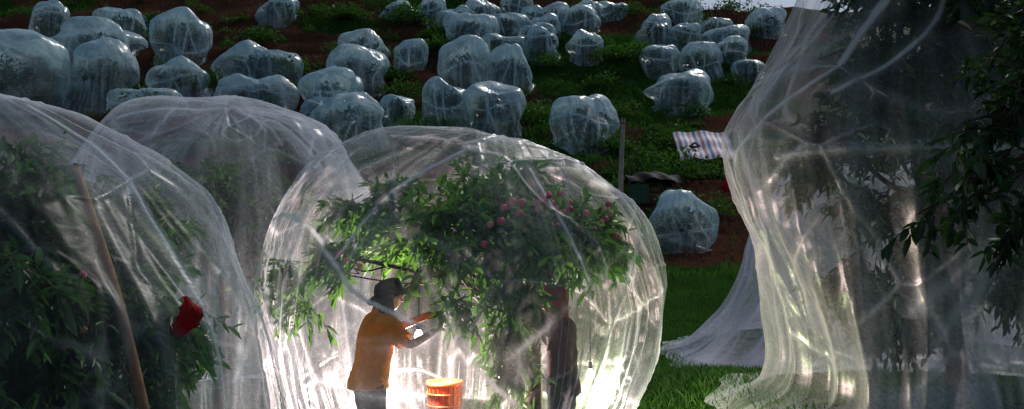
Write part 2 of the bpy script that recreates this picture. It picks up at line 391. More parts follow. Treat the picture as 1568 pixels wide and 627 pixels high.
for q,(x,y,w,h) in enumerate(HT):
    rng=np.random.default_rng(100+q); r=w/2*.95; gz=float(terr(x,y)); h=h*.93
    e=empty('netted_fruit_tree',(x,y,gz)); tk=rng.uniform(.7,1.05)
    prof=[(0,h),(.5*r,h*.97),(.85*r,h*.82),(.98*r,h*.58),(r,h*.36),(.94*r,h*.18),(tk*r,h*.04),((tk+.1)*r,0)]
    N=Net(x,y,prof,h*.40,seed=q+1,facet=1.15,tent=.9,crump=.06*r,fold=.18,ax=rng.uniform(.95,1.08),ay=rng.uniform(.7,1.0),nplanes=12,nfreq=1.3,foldf=2.6,lump=.36,npk=8)
    sm=[]
    for k in range(rng.integers(2,5)):
        a0=rng.uniform(195,345); sm.append([(a0,.8),(a0+rng.uniform(-25,25),.45),(a0+rng.uniform(-40,40),.1)])
    s0=rng.uniform(.4,.75); sm.append([(t,s0+.06*math.sin(t*.03+q)) for t in range(-190,20,30)])
    near=y<40
    N.build('net',M_netd,e,160 if not near else 280,78 if not near else 140,a0=.20,crease=.45,low=.1,seams=sm,sw=.045 if not near else .022,wf=.9,top=2.4,sal=.9,e2=.4)
    n=int(210*r+110); u=nrm(rng.normal(size=(n,3))); p=u*rng.random((n,1))**.4*np.array([r*.64,r*.5,h*.32])+np.array([x,y,gz+h*.46])
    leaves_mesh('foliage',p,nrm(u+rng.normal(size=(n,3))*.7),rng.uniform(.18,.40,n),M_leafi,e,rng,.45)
    T=Tubes(); T.add(curve_pts([(x,y,gz-.1),(x+.05,y,gz+h*.25),(x-.05,y,gz+h*.6)],6),np.linspace(.1,.05,6),6)
    for k in range(5):
        an=rng.uniform(0,6.28); T.add(curve_pts([(x,y,gz+h*.22),(x+.3*r*math.cos(an),y+.3*r*math.sin(an),gz+h*.45),(x+.6*r*math.cos(an),y+.45*r*math.sin(an),gz+h*.56)],6),np.linspace(.06,.02,6),5)
    T.obj('trunk',M_bark,e)

# ---------------------------------------------------------------- centre tree
cx,cy=-.61,7.5
e=empty('netted_fruit_tree',(cx,cy,0))
profc=[(0,3.10),(.5,3.04),(1.0,2.86),(1.4,2.6),(1.66,2.26),(1.78,1.85),(1.80,1.5),(1.74,1.05),(1.58,.6),(1.42,.15),(1.52,0.02),(1.8,0)]
NC=Net(cx,cy,profc,1.5,seed=12,facet=.50,tent=.26,crump=.045,fold=.13,nplanes=24,nfreq=1.3,shift=(.26,0),lump=.12)
NC.build('net',M_netc,e,720,370,a0=.080,crease=.30,low=2.0,lowt=.55,sw=.013,seams=[
 (1.4,[(-190,.45),(-165,.42),(-147,.41),(-130,.44),(-117,.50),(-106,.56),(-87,.62),(-70,.72)]),
 [(-117,.50),(-110,.42),(-104,.36),(-96,.30),(-84,.24),(-60,.16)],
 [(-25,.2),(-28,.4),(-36,.6),(-40,.8),(-44,.97)],[(-150,.55),(-146,.75),(-143,.98)],[(-60,.3),(-50,.5),(-48,.7)]],top=.25,sal=.92)
rng=np.random.default_rng(21)
clc=[(-.1,7.0,2.25,.42),(.35,6.9,2.1,.4),(-.5,6.9,2.2,.4),(.1,7.4,2.5,.34),(.6,7.3,2.15,.3),(-.9,7.3,2.15,.33),(-.35,7.8,2.4,.42),(.40,8,2.25,.32),
     (-.15,6.7,1.75,.30),(-1.5,7.1,1.95,.24),(-.1,6.9,1.35,.2),(.72,7.4,2.0,.2),(-1.2,7.9,2.2,.3),(-1.0,7.5,2.5,.22),
     (-1.95,7.4,1.75,.2),(0,8.4,2.1,.3),(-.55,6.5,1.95,.22),(.15,6.45,2.02,.24),(.55,6.8,2.05,.2),(.0,6.7,1.15,.14),(-1.4,7.5,2.35,.2),(.1,6.6,1.6,.18),(-1.9,7.2,1.45,.12),(-.45,6.6,1.6,.16)]
foliage(rng,clc,950,.13,11,.25,.35,(-.3,7.5,1.6),M_leafc,e,wr=.32)
T=Tubes(); limbs(rng,T,(.20,7.8,-.1),(.20,7.65,1.45),[c for c in clc if c[2]>1.8],.085)
T.add(curve_pts([(.22,7.7,1.0),(.1,7.45,1.35),(-.1,7.35,1.7),(-.5,7.4,2.0)],16),np.linspace(.07,.035,16),8)
T.obj('trunk',M_barkr,e)
def fruit_obj(name,pts,r,mat,parent,rng):
    V=[];Fc=[];R=[];k=0
    la=np.linspace(0,math.pi,7); lo=np.linspace(0,2*math.pi,8,endpoint=False)
    g=np.array([[math.sin(a)*math.cos(o_),math.sin(a)*math.sin(o_),math.cos(a)*(.93)] for a in la for o_ in lo])
    fc=np.array([[i_*8+j_,(i_+1)*8+j_,(i_+1)*8+(j_+1)%8,i_*8+(j_+1)%8] for i_ in range(6) for j_ in range(8)])
    for p in pts:
        V.append(g*r*rng.uniform(.75,1.15)+p); Fc.append(fc+k); k+=len(g); R.append(np.full(len(fc),rng.random()))
    me_=make_obj(name,np.concatenate(V),np.concatenate(Fc),mat,parent)
    at=me_.data.attributes.new('rnd','FLOAT','FACE')
    if len(at.data)==len(np.concatenate(R)): at.data.foreach_set('value',np.concatenate(R).astype(np.float32))
fp=[]
for c,s,n in (((.12,6.38,2.40),.13,12),((.48,6.48,2.27),.17,11),((.75,6.75,2.2),.13,7),((-.1,6.32,2.3),.1,4),((-1.3,6.6,1.95),.12,3),((-.5,6.3,2.1),.2,2),((.3,6.3,1.9),.15,2)):
    fp+=list(np.array(c)+rng.normal(size=(n,3))*s*np.array([1,.3,.6]))
fruit_obj('fruits',fp,.030,M_fruit,e,rng)

# ---------------------------------------------------------------- left near tree
lx,ly=-3.65,5.2
e=empty('netted_fruit_tree',(lx,ly,0))
profl=[(0,2.98),(.55,2.93),(1.05,2.72),(1.4,2.44),(1.6,2.12),(1.76,1.8),(1.93,1.45),(2.02,1.05),(2.05,.5),(2.1,.05),(2.35,0)]
NL=Net(lx,ly,profl,1.3,seed=8,facet=.55,tent=.12,crump=.04,fold=.10,nplanes=22,nfreq=1.4,lump=.06)
NL.build('net',M_netl,e,660,340,a0=.052,crease=.17,low=.9,lowt=.5,sw=.010,seams=[[(-5,.12),(-12,.3),(-20,.55),(-22,.8)],[(-60,.1),(-62,.4),(-70,.7)]],top=.4)
rng=np.random.default_rng(31)
cll=[(-3.6,4.8,2.2,.5),(-2.9,4.7,2.1,.4),(-2.6,5.2,1.9,.35),(-3.2,4.2,1.9,.4),(-2.6,4.7,1.55,.35),(-3.9,4.3,2.0,.5),(-2.3,5.0,1.5,.25),(-2.9,4.1,1.35,.28),(-2.25,4.8,1.15,.22),(-3.3,3.9,1.4,.25),
     (-4.2,5.2,2.2,.5),(-3.0,5.8,2.1,.5),(-2.5,5.6,1.4,.35),(-3.5,5.2,1.5,.6),(-2.6,4.2,1.75,.25),(-3.6,4.0,1.6,.3),(-3.2,5.0,1.1,.5),(-4.2,4.6,1.3,.6),(-2.8,5.4,.9,.45),(-3.3,4.6,2.42,.3),(-3.0,4.9,2.4,.22)]
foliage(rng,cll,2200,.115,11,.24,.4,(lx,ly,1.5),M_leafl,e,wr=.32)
T=Tubes(); limbs(rng,T,(lx+.1,ly,-.1),(lx,ly,1.2),cll,.1); T.obj('trunk',M_bark,e)
fruit_obj('fruits',list(np.array([-2.45,4.4,1.6])+rng.normal(size=(6,3))*.2),.025,M_fruit,e,rng)
T=Tubes(); T.add(curve_pts([(-1.70,4.3,.0),(-1.90,4.3,.95),(-2.14,4.38,1.7),(-2.52,4.6,2.45)],20),np.linspace(.032,.024,20),9); T.obj('wooden_prop_pole',M_pole)

# ---------------------------------------------------------------- second left
x2,y2=-3.95,11
e=empty('netted_fruit_tree',(x2,y2,0))
prof2=[(0,3.85),(.8,3.75),(1.35,3.42),(1.75,2.9),(1.9,2.3),(1.9,1.4),(1.8,.6),(1.8,.06),(2.1,0)]
N2=Net(x2,y2,prof2,1.9,seed=15,facet=.8,tent=.4,crump=.05,fold=.18,nplanes=16,lump=.24)
N2.build('net',M_net2,e,460,240,a0=.095,crease=.26,low=1.3,sw=.016,seams=[[(-110,.32),(-90,.27),(-60,.22),(-30,.25)],[(-92,.27),(-95,.5),(-98,.8)]],top=.5)
rng=np.random.default_rng(41)
cl2=[(x2+a_,y2+b_,c_,.5) for a_,b_,c_ in ((-.9,-.5,2.6),(0,-.8,2.8),(.8,-.4,2.6),(.2,0,2.9),(1.1,0,2.3),(-.3,-1.1,2.2),(.9,-.9,2.0))]
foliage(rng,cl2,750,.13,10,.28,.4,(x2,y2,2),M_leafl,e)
T=Tubes(); limbs(rng,T,(x2,y2,-.1),(x2,y2,1.6),cl2,.1); T.obj('trunk',M_bark,e)

# ---------------------------------------------------------------- right big tree
rx,ry=4.5,8.5; gz=float(terr(rx,ry))
e=empty('netted_fruit_tree',(rx,ry,gz))
profr=[(0,5.4),(.7,5.25),(1.2,4.8),(1.5,4.2),(1.77,3.55),(2.00,2.95),(2.06,2.5),(1.99,1.9),(1.82,1.28),(1.66,.6),(1.66,.25),(1.8,.06),(2.3,0)]
NR=Net(rx,ry,profr,2.3,seed=23,facet=.5,tent=.12,crump=.07,fold=.22,nplanes=18,nfreq=1.6,foldf=2.2,lump=.10)
NR.build('net',M_netr,e,800,480,a0=.115,crease=.42,low=2.2,lowt=.42,sw=.014,wf=1.0,seams=[
 [(-187,.47),(-170,.45),(-155,.455),(-140,.46)],(2.4,[(-124,.27),(-130,.36),(-140,.46)]),
 (1.3,[(-140,.46),(-155,.52),(-168,.57),(-166,.62)]),[(-144,.66),(-160,.74)],[(-140,.46),(-125,.52),(-110,.54),(-90,.5)],(1.6,[(-108,.2),(-112,.34),(-122,.44),(-140,.5)])],sal=.9,e2=.6)
rng=np.random.default_rng(51)
clr=[(3.7,7.6,3.6,.5),(4.3,7.3,4.0,.6),(5,7.5,3.5,.6),(3.4,8.2,3.2,.4),(3.15,8.2,2.9,.3),(4.0,7.4,3.0,.4),(4.8,7.2,2.7,.5),(3.6,7.7,4.4,.45),(4.4,8,4.8,.6),(5.3,8,3.0,.6),(3.45,7.9,2.5,.28),
     (4.6,9,3.4,.7),(5.4,8.8,4.2,.6),(5.2,7.2,2.2,.5),(4.1,7.1,4.6,.5),(4.9,7.0,3.9,.5),(4.3,7.3,2.2,.4),(4.6,8.5,2.4,.6),(3.8,7.5,1.9,.3),(4.9,7.5,1.7,.5),(5.4,8.2,1.9,.6),(3.9,8.3,3.9,.5),(3.7,8.6,1.7,.4),(4.2,8.8,1.4,.5)]
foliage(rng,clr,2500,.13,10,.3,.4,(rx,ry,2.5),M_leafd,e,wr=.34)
T=Tubes(); limbs(rng,T,(rx+.2,ry,gz-.1),(rx+.1,ry,2.2),clr[:15],.12); T.obj('trunk',M_bark,e)

# tree behind it with the flared skirt
sx,sy=6.3,14.6; gz=float(terr(sx,sy))
e=empty('netted_fruit_tree',(sx,sy,gz))
profs=[(0,4.2),(.8,4.0),(1.3,3.4),(1.6,2.8),(1.9,2.1),(2.1,1.4),(2.4,.8),(2.85,.3),(3.2,.1),(3.6,0)]
NS=Net(sx,sy,profs,1.6,seed=29,facet=.3,tent=.1,crump=.06,fold=.36,nplanes=20,foldf=3.5,lump=.1)
NS.build('net',M_skirt,e,460,200,a0=.28,crease=.28,low=.9)
rng=np.random.default_rng(61); cls_=[(sx+a_,sy+b_,c_,.6) for a_,b_,c_ in ((0,-.5,3),(.6,0,2.8),(-.4,0,2.6),(0,.5,3.1),(-.5,-.6,2.0),(.3,-.9,1.6))]
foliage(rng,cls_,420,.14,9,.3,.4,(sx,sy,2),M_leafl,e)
T=Tubes(); limbs(rng,T,(sx,sy,gz-.1),(sx,sy,1.9),cls_,.1); T.obj('trunk',M_bark,e)

# overhanging bare tree at right (no net)
e=empty('fruit_tree',(3.9,4.4,0)); rng=np.random.default_rng(71)
clo=[(2.75,4.3,2.75,.2),(2.62,4.3,2.45,.2),(2.45,4.3,2.25,.15),(2.2,4.25,2.13,.11),(2.9,4.4,3.0,.28),(2.5,4.25,2.6,.12),(2.8,4.3,2.2,.2),(3.3,4.4,2.6,.35),(3.6,4.4,3.1,.5),(4.2,4.6,3,.5),(2.8,4.2,3.2,.15),(2.65,4.3,2.05,.12),(2.35,4.25,2.35,.1),(2.5,4.3,2.95,.1)]
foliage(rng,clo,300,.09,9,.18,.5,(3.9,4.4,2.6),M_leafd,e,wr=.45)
T=Tubes(); T.add(curve_pts([(3.9,4.4,-.1),(3.85,4.4,1.2),(3.8,4.4,2.4)],12),np.linspace(.1,.07,12),8)
for c in ((2.8,4.2,3.2),(2.15,4.25,2.15),(2.45,4.3,2.2),(4.3,4.6,3.1),(3.6,4.4,3.3),(2.45,4.25,2.65)):
    T.add(curve_pts([(3.82,4.4,2.2),(3.4,4.4,2.65),((3.3+c[0])/2,4.35,2.75*.4+c[2]*.6+.05),c],16),np.linspace(.04,.006,16),6)
T.obj('trunk',M_bark,e)

# ---------------------------------------------------------------- hut with striped roof
def boxv(c,s,rot=0):
    x,y,z=s; v=np.array([[a_,b_,c_] for a_ in(-x/2,x/2) for b_ in(-y/2,y/2) for c_ in(-z/2,z/2)])
    cr,sr=math.cos(rot),math.sin(rot); v=np.stack([v[:,0]*cr-v[:,1]*sr,v[:,0]*sr+v[:,1]*cr,v[:,2]],-1)+np.array(c)
    return v,[(0,1,3,2),(4,6,7,5),(0,4,5,1),(2,3,7,6),(0,2,6,4),(1,5,7,3)]
def boxes(name,lst,mat,parent):
    V=[];Fc=[];k=0
    for q in lst:
        v,f=boxv(*q); V.append(v); Fc+=[tuple(i_+k for i_ in t) for t in f]; k+=8
    ob=make_obj(name,np.concatenate(V),Fc,mat,parent,smooth=False)
    bv=ob.modifiers.new('b','BEVEL'); bv.width=.01; bv.segments=1; return ob
hx,hy=10.75,44.5; hz=float(terr(hx,hy-1.4))
e=empty('striped_roof_hut',(hx,hy,hz))
m,nt,o=newmat('striped_tarp'); b=NB(nt)
tc=b.n('ShaderNodeTexCoord').outputs['Object']; sx_=b.n('ShaderNodeSeparateXYZ',{0:tc}).outputs[0]
ww=b.math('FRACT',b.math('MULTIPLY',sx_,3.2)); st=b.math('GREATER_THAN',ww,.5); st2=b.math('GREATER_THAN',b.math('FRACT',b.math('MULTIPLY',sx_,1.6)),.5)
cc=b.mixc(st,(.76,.74,.82),b.mixc(st2,(.10,.14,.34),(.42,.14,.18)))
p=b.n('ShaderNodeBsdfPrincipled',{'Base Color':cc,'Roughness':.6}); nt.links.new(p.outputs[0],o.inputs[0]); M_str=m
U,Vv=np.meshgrid(np.linspace(-1.55,1.55,26),np.linspace(-1.1,1.1,12))
zz=hz+2.1+.82*Vv+.06*np.sin(U*4+Vv)+.05*np.sin(Vv*6)-.10*(np.abs(U)/1.5)**4
V=np.stack([hx+U,hy+Vv,zz],-1).reshape(-1,3)
i=np.arange(11)[:,None]*26; j=np.arange(25)[None,:]
make_obj('tarp_roof',V,np.stack([i+j,i+j+1,i+27+j,i+26+j],-1).reshape(-1,4),M_str,e)
boxes('frame',[((hx+a_,hy+b_,hz+.65+.35*b_),(.09,.09,1.9+.7*b_)) for a_ in(-1.35,0,1.35) for b_ in(-.95,.95)]+[((hx,hy-.95,hz+1.1),(2.9,.07,.07)),((hx,hy-.98,hz+.65),(2.8,.04,.05))],M_pole,e)
M_plank=m_plain('planks',(.12,.07,.05),(.05,.032,.025),.9,6,.6)
boxes('walls',[((hx-1.25+.21*k,hy+.7,hz+.75),(.18,.04,1.6)) for k in range(13)]+[((hx+.7+.15*k,hy-.9,hz+.45),(.12,.04,.9)) for k in range(4)]+[((hx-1.3,hy,hz+.6),(.04,1.6,1.2))],M_plank,e)
T=Tubes(); T.add([(hx-.9,hy-.3,hz+1.96),(hx-.6,hy-.4,hz+1.90),(hx-.35,hy-.3,hz+1.98),(hx-.55,hy,hz+2.2),(hx-.9,hy-.3,hz+1.96)],.06,7); T.obj('coiled_hose',m_plain('hose',(.02,.02,.02)),e)
# dark tarp shelter
tx,ty=6.9,39.6; tz=float(terr(tx,ty-.7))
e=empty('tarpaulin_shelter',(tx,ty,tz))
M_blk=m_plain('black_tarp',(.02,.02,.025),(.01,.01,.012),.6,5,.5,spec=.1); M_grn=m_plain('green_tarp',(.02,.09,.05),(.015,.05,.03),.6,6,.4)
U,Vv=np.meshgrid(np.linspace(-1.3,1.3,22),np.linspace(-.9,.9,12))
zz=tz+1.5+.10*np.cos(U*2.4)-.5*(np.abs(Vv)/.9)**3*.8+.05*np.sin(U*7+Vv*4)
make_obj('tarp_cover',np.stack([tx+U+.08*np.sin(Vv*5),ty+Vv,zz],-1).reshape(-1,3),np.stack([(np.arange(11)[:,None]*22)+np.arange(21)[None,:]+k for k in (0,1,23,22)],-1).reshape(-1,4),M_blk,e)
boxes('posts',[((tx+a_,ty+b_,tz+.35),(.07,.07,1.5)) for a_ in(-1.2,1.2) for b_ in(-.7,.7)],M_pole,e)
boxes('side_panels',[((tx-.75,ty-.74,tz+.45),(1.0,.03,.95)),((tx+.95,ty-.74,tz+.35),(.5,.03,.7))],M_grn,e)
boxes('stacked_crates',[((tx-.0,ty-.5,tz+.25),(.5,.4,.5)),((tx+.5,ty-.45,tz+.2),(.45,.4,.4)),((tx+.1,ty-.45,tz+.68),(.45,.35,.3))],M_plank,e)
# pole
ux,uy=5.05,37.5; uz=float(terr(ux,uy))
T=Tubes(); T.add([(ux,uy,uz-.3),(ux+.06,uy,uz+2.4),(ux+.2,uy,uz+5.0)],[.13,.12,.10],12)
e=empty('utility_pole',(ux,uy,uz)); T.obj('post',m_plain('weathered_wood',(.46,.40,.36),(.28,.23,.20),.9,5),e)
boxes('crossarm',[((ux+.2,uy-.12,uz+4.75),(.4,.06,.07)),((ux+.2,uy-.12,uz+4.95),(.10,.10,.10))],M_pole,e)
# red bags/cloths
M_red=m_plain('red_cloth',(.62,.02,.02),(.32,.01,.012),.6,18,.8,transl=.3)
def cloth_bag(name,c,w,h,seed):
    th,t=np.meshgrid(np.linspace(0,2*math.pi,40,endpoint=False),np.linspace(0,1,24))
    pr=np.interp(t,[0,.12,.3,.7,.92,1],[.10,.12,.34,.46,.30,.05])
    nz=.35+1.2*ridged(np.stack([np.cos(th)*2.2+seed,np.sin(th)*2.2,t*2.4],-1),3)
    v=np.stack([c[0]+w*pr*nz*np.cos(th)+.25*w*np.sin(t*4),c[1]+w*.6*pr*nz*np.sin(th),c[2]+h/2-h*t*(.8+.3*fbm(np.stack([np.cos(th)*2,np.sin(th)*2,t*0+seed],-1),2))],-1).reshape(-1,3)
    i=np.arange(23)[:,None]*40; j=np.arange(40)[None,:]; j2=(j+1)%40
    return make_obj(name,v,np.stack([i+j,i+40+j,i+40+j2,i+j2],-1).reshape(-1,4),M_red,None,loc=c)
cloth_bag('red_bag',(-1.72,4.25,1.61),.12,.21,5)
cloth_bag('red_bag',(10.7,40.0,float(terr(10.7,40.0))+.9),.5,.9,3)

# ---------------------------------------------------------------- basket
def lathe(name,prof,c,mat,parent,n=40):
    th=np.linspace(0,2*math.pi,n,endpoint=False); pr=np.array(prof,float)
    r=pr[:,0][:,None]*np.ones(n)[None]; z=pr[:,1][:,None]*np.ones(n)[None]
    v=np.stack([c[0]+r*np.cos(th),c[1]+r*np.sin(th),c[2]+z],-1).reshape(-1,3); m_=len(prof)
    i=np.arange(m_-1)[:,None]*n; j=np.arange(n)[None,:]; j2=(j+1)%n
    return make_obj(name,v,np.stack([i+j,i+j2,i+n+j2,i+n+j],-1).reshape(-1,4),mat,parent)
bx,by=-.70,8.5
e=empty('harvest_basket',(bx,by,0))
M_or=m_plain('orange_plastic',(.62,.13,.03),(.45,.08,.02),.45,20,.2,transl=.2)
lathe('bucket',[(0.0,.02),(.13,.02),(.14,.05),(.165,.35),(.18,.6),(.195,.61),(.195,.65),(.175,.65),(.165,.6),(.13,.06),(0,.05)],(bx,by,0),M_or,e)
T=Tubes()
for z_ in (.15,.28,.41,.53):
    r_=.143+.04*z_/.6+.012; T.add([(bx+r_*math.cos(a_),by+r_*math.sin(a_),z_) for a_ in np.linspace(0,2*math.pi,33)],.008,5)
for a_ in np.linspace(0,2*math.pi,20,endpoint=False):
    T.add([(bx+(.145)*math.cos(a_),by+.145*math.sin(a_),.05),(bx+.182*math.cos(a_),by+.182*math.sin(a_),.6)],.006,5)
T.obj('ribs',M_or,e)
fruit_obj('fruits',[(bx+rng.uniform(-.11,.11),by+rng.uniform(-.11,.11),.58+rng.uniform(-.02,.02)) for k in range(22)],.030,M_fruit,e,rng)

# ---------------------------------------------------------------- people
M_skin=m_plain('skin',(.36,.17,.10),(.30,.13,.08),.5,20,.1)
M_shirt=m_plain('orange_shirt',(.92,.32,.012),(.80,.22,.01),.8,9,.5,transl=.15)
M_maroon=m_plain('maroon_jacket',(.16,.04,.06),(.08,.02,.035),.8,9,.6)
M_trou=m_plain('dark_trousers',(.04,.045,.07),(.02,.025,.04),.9,9,.6)
M_hat=m_plain('hat_cloth',(.03,.035,.05),(.015,.018,.026),.9,12,.5,spec=.1)
M_redhat=m_plain('red_cap_cloth',(.75,.03,.02),(.50,.015,.015),.8,12,.5)
M_hair=m_plain('hair',(.012,.01,.009),None,.6,30,.3); M_shoe=m_plain('rubber_boots',(.03,.03,.03),None,.4)
M_eye=m_plain('eye',(.6,.6,.6),None,.2); M_iris=m_plain('iris',(.02,.01,.008),None,.2); M_lip=m_plain('lips',(.35,.10,.08),None,.5)
def loft(secs,n=36,seed=0,wr=.02,rings=40):
    S=curve_pts([s_[:3] for s_ in secs],rings); Rr=curve_pts([(s_[3],s_[4],0) for s_ in secs],rings)
    tg=nrm(np.gradient(S,axis=0))
    side=nrm(np.cross(tg,np.array([1.,0.02,0]))) if abs(tg[0,0])<.7 else nrm(np.cross(tg,np.array([0,0,1.])))
    fw=np.cross(side,tg); a=np.linspace(0,2*math.pi,n,endpoint=False)
    P=S[:,None]+Rr[:,0][:,None,None]*np.cos(a)[None,:,None]*fw[:,None]+Rr[:,1][:,None,None]*np.sin(a)[None,:,None]*side[:,None]
    rad=nrm(P-S[:,None]); nz=(ridged(P*np.array([8,8,11.])+seed,2)-.55)*wr
    P=P+rad*nz[...,None]
    i=np.arange(rings-1)[:,None]*n; j=np.arange(n)[None,:]; j2=(j+1)%n
    return P.reshape(-1,3),np.stack([i+j,i+j2,i+n+j2,i+n+j],-1).reshape(-1,4)
def make_person(name,loc,rotdeg,scale,top,legs,hatm,armR,armL,brim=True,scarf=None,lean=0.0,tiltdeg=-14,bulk=1.0,longsleeve=False):
    P0=Vector(loc); PR=Matrix.Rotation(math.radians(rotdeg),4,'Z')@Matrix.Scale(scale,4)
    person=empty(name,P0)
    def lean_(p):
        p=Vector(p); f=max(0,p.z-.85); return Vector((p.x+lean*f,p.y,p.z-lean*lean*f*.3))
    def W(p): return tuple((PR@lean_(p))+P0)
    def skinned(nm,vs,es,rs,mat,root=0,sub=2):
        me=bpy.data.meshes.new(nm); me.from_pydata([tuple(Vector(W(p))-P0) for p in vs],es,[])
        ob=bpy.data.objects.new(nm,me); sc.collection.objects.link(ob); ob.parent=person
        md=ob.modifiers.new('Skin','SKIN')
        if not me.skin_vertices:
            bpy.context.view_layer.objects.active=ob; bpy.ops.mesh.customdata_skin_add()
        for k,r in enumerate(rs):
            me.skin_vertices[0].data[k].radius=(r,r) if not isinstance(r,tuple) else r
            me.skin_vertices[0].data[k].use_root=(k==root)
        md.use_smooth_shade=True
        s=ob.modifiers.new('Sub','SUBSURF'); s.levels=sub; s.render_levels=sub
        me.materials.append(mat); return ob
    elR,wrR=armR; elL,wrL=armL
    shR,shL=(.0,-.165,1.33),(.0,.165,1.33)
    def ext(a,b_,l): v=(Vector(b_)-Vector(a)).normalized(); return tuple(Vector(b_)+v*l)
    vs=[(0,0,.88),(0,0,1.03),(.0,0,1.2),(.0,0,1.36),(.02,0,1.44),(.045,0,1.51),
        shR,elR,wrR,ext(elR,wrR,.05),shL,elL,wrL,ext(elL,wrL,.05),
        (0,-.09,.82),(.04,-.1,.46),(-.02,-.1,.09),(.13,-.115,.04),(0,.09,.82),(.05,.11,.46),(.0,.12,.09),(.15,.13,.04)]
    es=[(0,1),(1,2),(2,3),(3,4),(4,5),(2,6),(6,7),(7,8),(8,9),(2,10),(10,11),(11,12),(12,13),(0,14),(14,15),(15,16),(16,17),(0,18),(18,19),(19,20),(20,21)]
    rs=[.115,.105,.12,.055,.05,.05,.05,.042,.032,.032,.05,.042,.032,.032,.08,.055,.04,.035,.08,.055,.04,.035]
    skinned('body',vs,es,rs,M_skin)
    def loft_obj(nm,parts,mat):
        V=[];Fc=[];k=0
        for q,pp in enumerate(parts):
            v,f=loft(pp,seed=q*5+3); V.append(v);Fc.append(f+k);k+=len(v)
        V=np.concatenate(V); V=np.array([W(tuple(q)) for q in V])
        return make_obj(nm,V,np.concatenate(Fc),mat,person)
    B=bulk
    def sleeve(sh,el,wr):
        s0=Vector(sh);s0.y*=.62; sh=Vector(sh);el=Vector(el);wr=Vector(wr); rr=[.075,.082,.078,.070]
        pts=[s0,sh+Vector((.01,0,.0)),sh.lerp(el,.45),sh.lerp(el,.8)]
        if longsleeve: pts+=[el,el.lerp(wr,.5),wr]; rr=[.075,.08,.074,.066,.062,.054,.046]
        return [(p_.x,p_.y,p_.z,r_,r_) for p_,r_ in zip(pts,rr)]
    loft_obj('top',[
     [(-.01,0,.80,.165*B,.20*B),(-.01,0,.86,.16*B,.195*B),(0,0,1.0,.15*B,.18*B),(.0,0,1.15,.15*B,.185*B),(.0,0,1.27,.145*B,.195*B),(-.005,0,1.35,.12,.17),(.0,0,1.40,.08,.10),(.01,0,1.43,.062,.065)],
     sleeve(shR,elR,wrR),sleeve(shL,elL,wrL)],top)
    loft_obj('trousers',[
     [(0,0,.95,.13,.165),(0,0,.88,.14,.175),(0,0,.78,.13,.18)],
     [(0,-.08,.86,.11,.105),(.01,-.095,.7,.10,.095),(.035,-.1,.47,.075,.07),(.0,-.1,.3,.07,.065),(-.01,-.1,.14,.065,.06)],
     [(0,.08,.86,.11,.105),(.015,.1,.7,.10,.095),(.045,.11,.47,.075,.07),(.02,.115,.3,.07,.065),(.01,.12,.14,.065,.06)]],legs)
    for sy_ in (-.1,.12): skinned('boot',[(-.02,sy_,.2),(-.02,sy_,.06),(.14,sy_*1.12,.045)],[(0,1),(1,2)],[.055,.05,.04],M_shoe)
    def hand(w,f,nr,side):
        w=Vector(w);f=Vector(f).normalized();nr=Vector(nr); s=f.cross(nr).normalized()*side; nr=s.cross(f).normalized()*side
        skinned('palm',[w-f*.01,w+f*.04,w+f*.075],[(0,1),(1,2)],[(.026,.022),(.038,.018),(.036,.016)],M_skin)
        for k,(o_,l) in enumerate(((-.028,.062),(-.010,.072),(.009,.068),(.027,.054))):
            b0=w+f*.06+s*o_; b1=b0+f*(.02+l*.35)-nr*.004; b2=b1+f*l*.28-nr*l*.28; b3=b2-nr*l*.33-f*l*.06
            skinned('finger',[b0,b1,b2,b3],[(0,1),(1,2),(2,3)],[.0095,.009,.0082,.007],M_skin,sub=1)
        t0=w+f*.02-s*.022; skinned('thumb',[t0,t0+f*.028-s*.026-nr*.008,t0+f*.055-s*.03-nr*.025],[(0,1),(1,2)],[.013,.011,.009],M_skin,sub=1)
    hand(wrR,Vector(wrR)-Vector(elR),(0,0,1),1); hand(wrL,Vector(wrL)-Vector(elL),(0,0,1),-1)
    HC=(.065,0,1.545)
    th,ph=np.meshgrid(np.linspace(0,2*math.pi,40,endpoint=False),np.linspace(0.02,math.pi-.02,30))
    u=np.stack([np.sin(ph)*np.cos(th),np.sin(ph)*np.sin(th),np.cos(ph)],-1).reshape(-1,3)
    sc_=np.stack([np.where(u[:,0]>0,.092,.1),np.full(len(u),.074),np.full(len(u),.115)],-1); v=u*sc_
    low=np.clip(-u[:,2],0,1); v[:,1]*=1-.35*low; v[:,0]=np.where(u[:,0]>0,v[:,0]*(1-.05*low),v[:,0]*(1-.45*low))
    v[:,0]+=.026*np.exp(-(u[:,1]/.16)**2-((u[:,2]+.12)/.2)**2)*(u[:,0]>0)
    v[:,0]+=.010*np.exp(-(u[:,1]/.3)**2-((u[:,2]+.52)/.09)**2)*(u[:,0]>0)
    v[:,0]-=.010*(np.exp(-((np.abs(u[:,1])-.38)/.15)**2-((u[:,2]-.02)/.12)**2))*(u[:,0]>0)
    tilt=Matrix.Rotation(math.radians(tiltdeg),3,'Y')
    def head_local(v): return np.array([W(tuple(Vector(HC)+tilt@(Vector(q)*1.08))) for q in v])
    i=np.arange(29)[:,None]*40; j=np.arange(40)[None,:]; j2=(j+1)%40
    make_obj('head',head_local(v),np.stack([i+j,i+40+j,i+40+j2,i+j2],-1).reshape(-1,4),M_skin,person)
    def ell(nm,c,s,mat,n=12):
        th,ph=np.meshgrid(np.linspace(0,2*math.pi,n,endpoint=False),np.linspace(0.05,math.pi-.05,n))
        q=np.stack([np.sin(ph)*np.cos(th)*s[0]+c[0],np.sin(ph)*np.sin(th)*s[1]+c[1],np.cos(ph)*s[2]+c[2]],-1).reshape(-1,3)
        i=np.arange(n-1)[:,None]*n; j=np.arange(n)[None,:]; j2=(j+1)%n
        make_obj(nm,head_local(q),np.stack([i+j,i+n+j,i+n+j2,i+j2],-1).reshape(-1,4),mat,person)
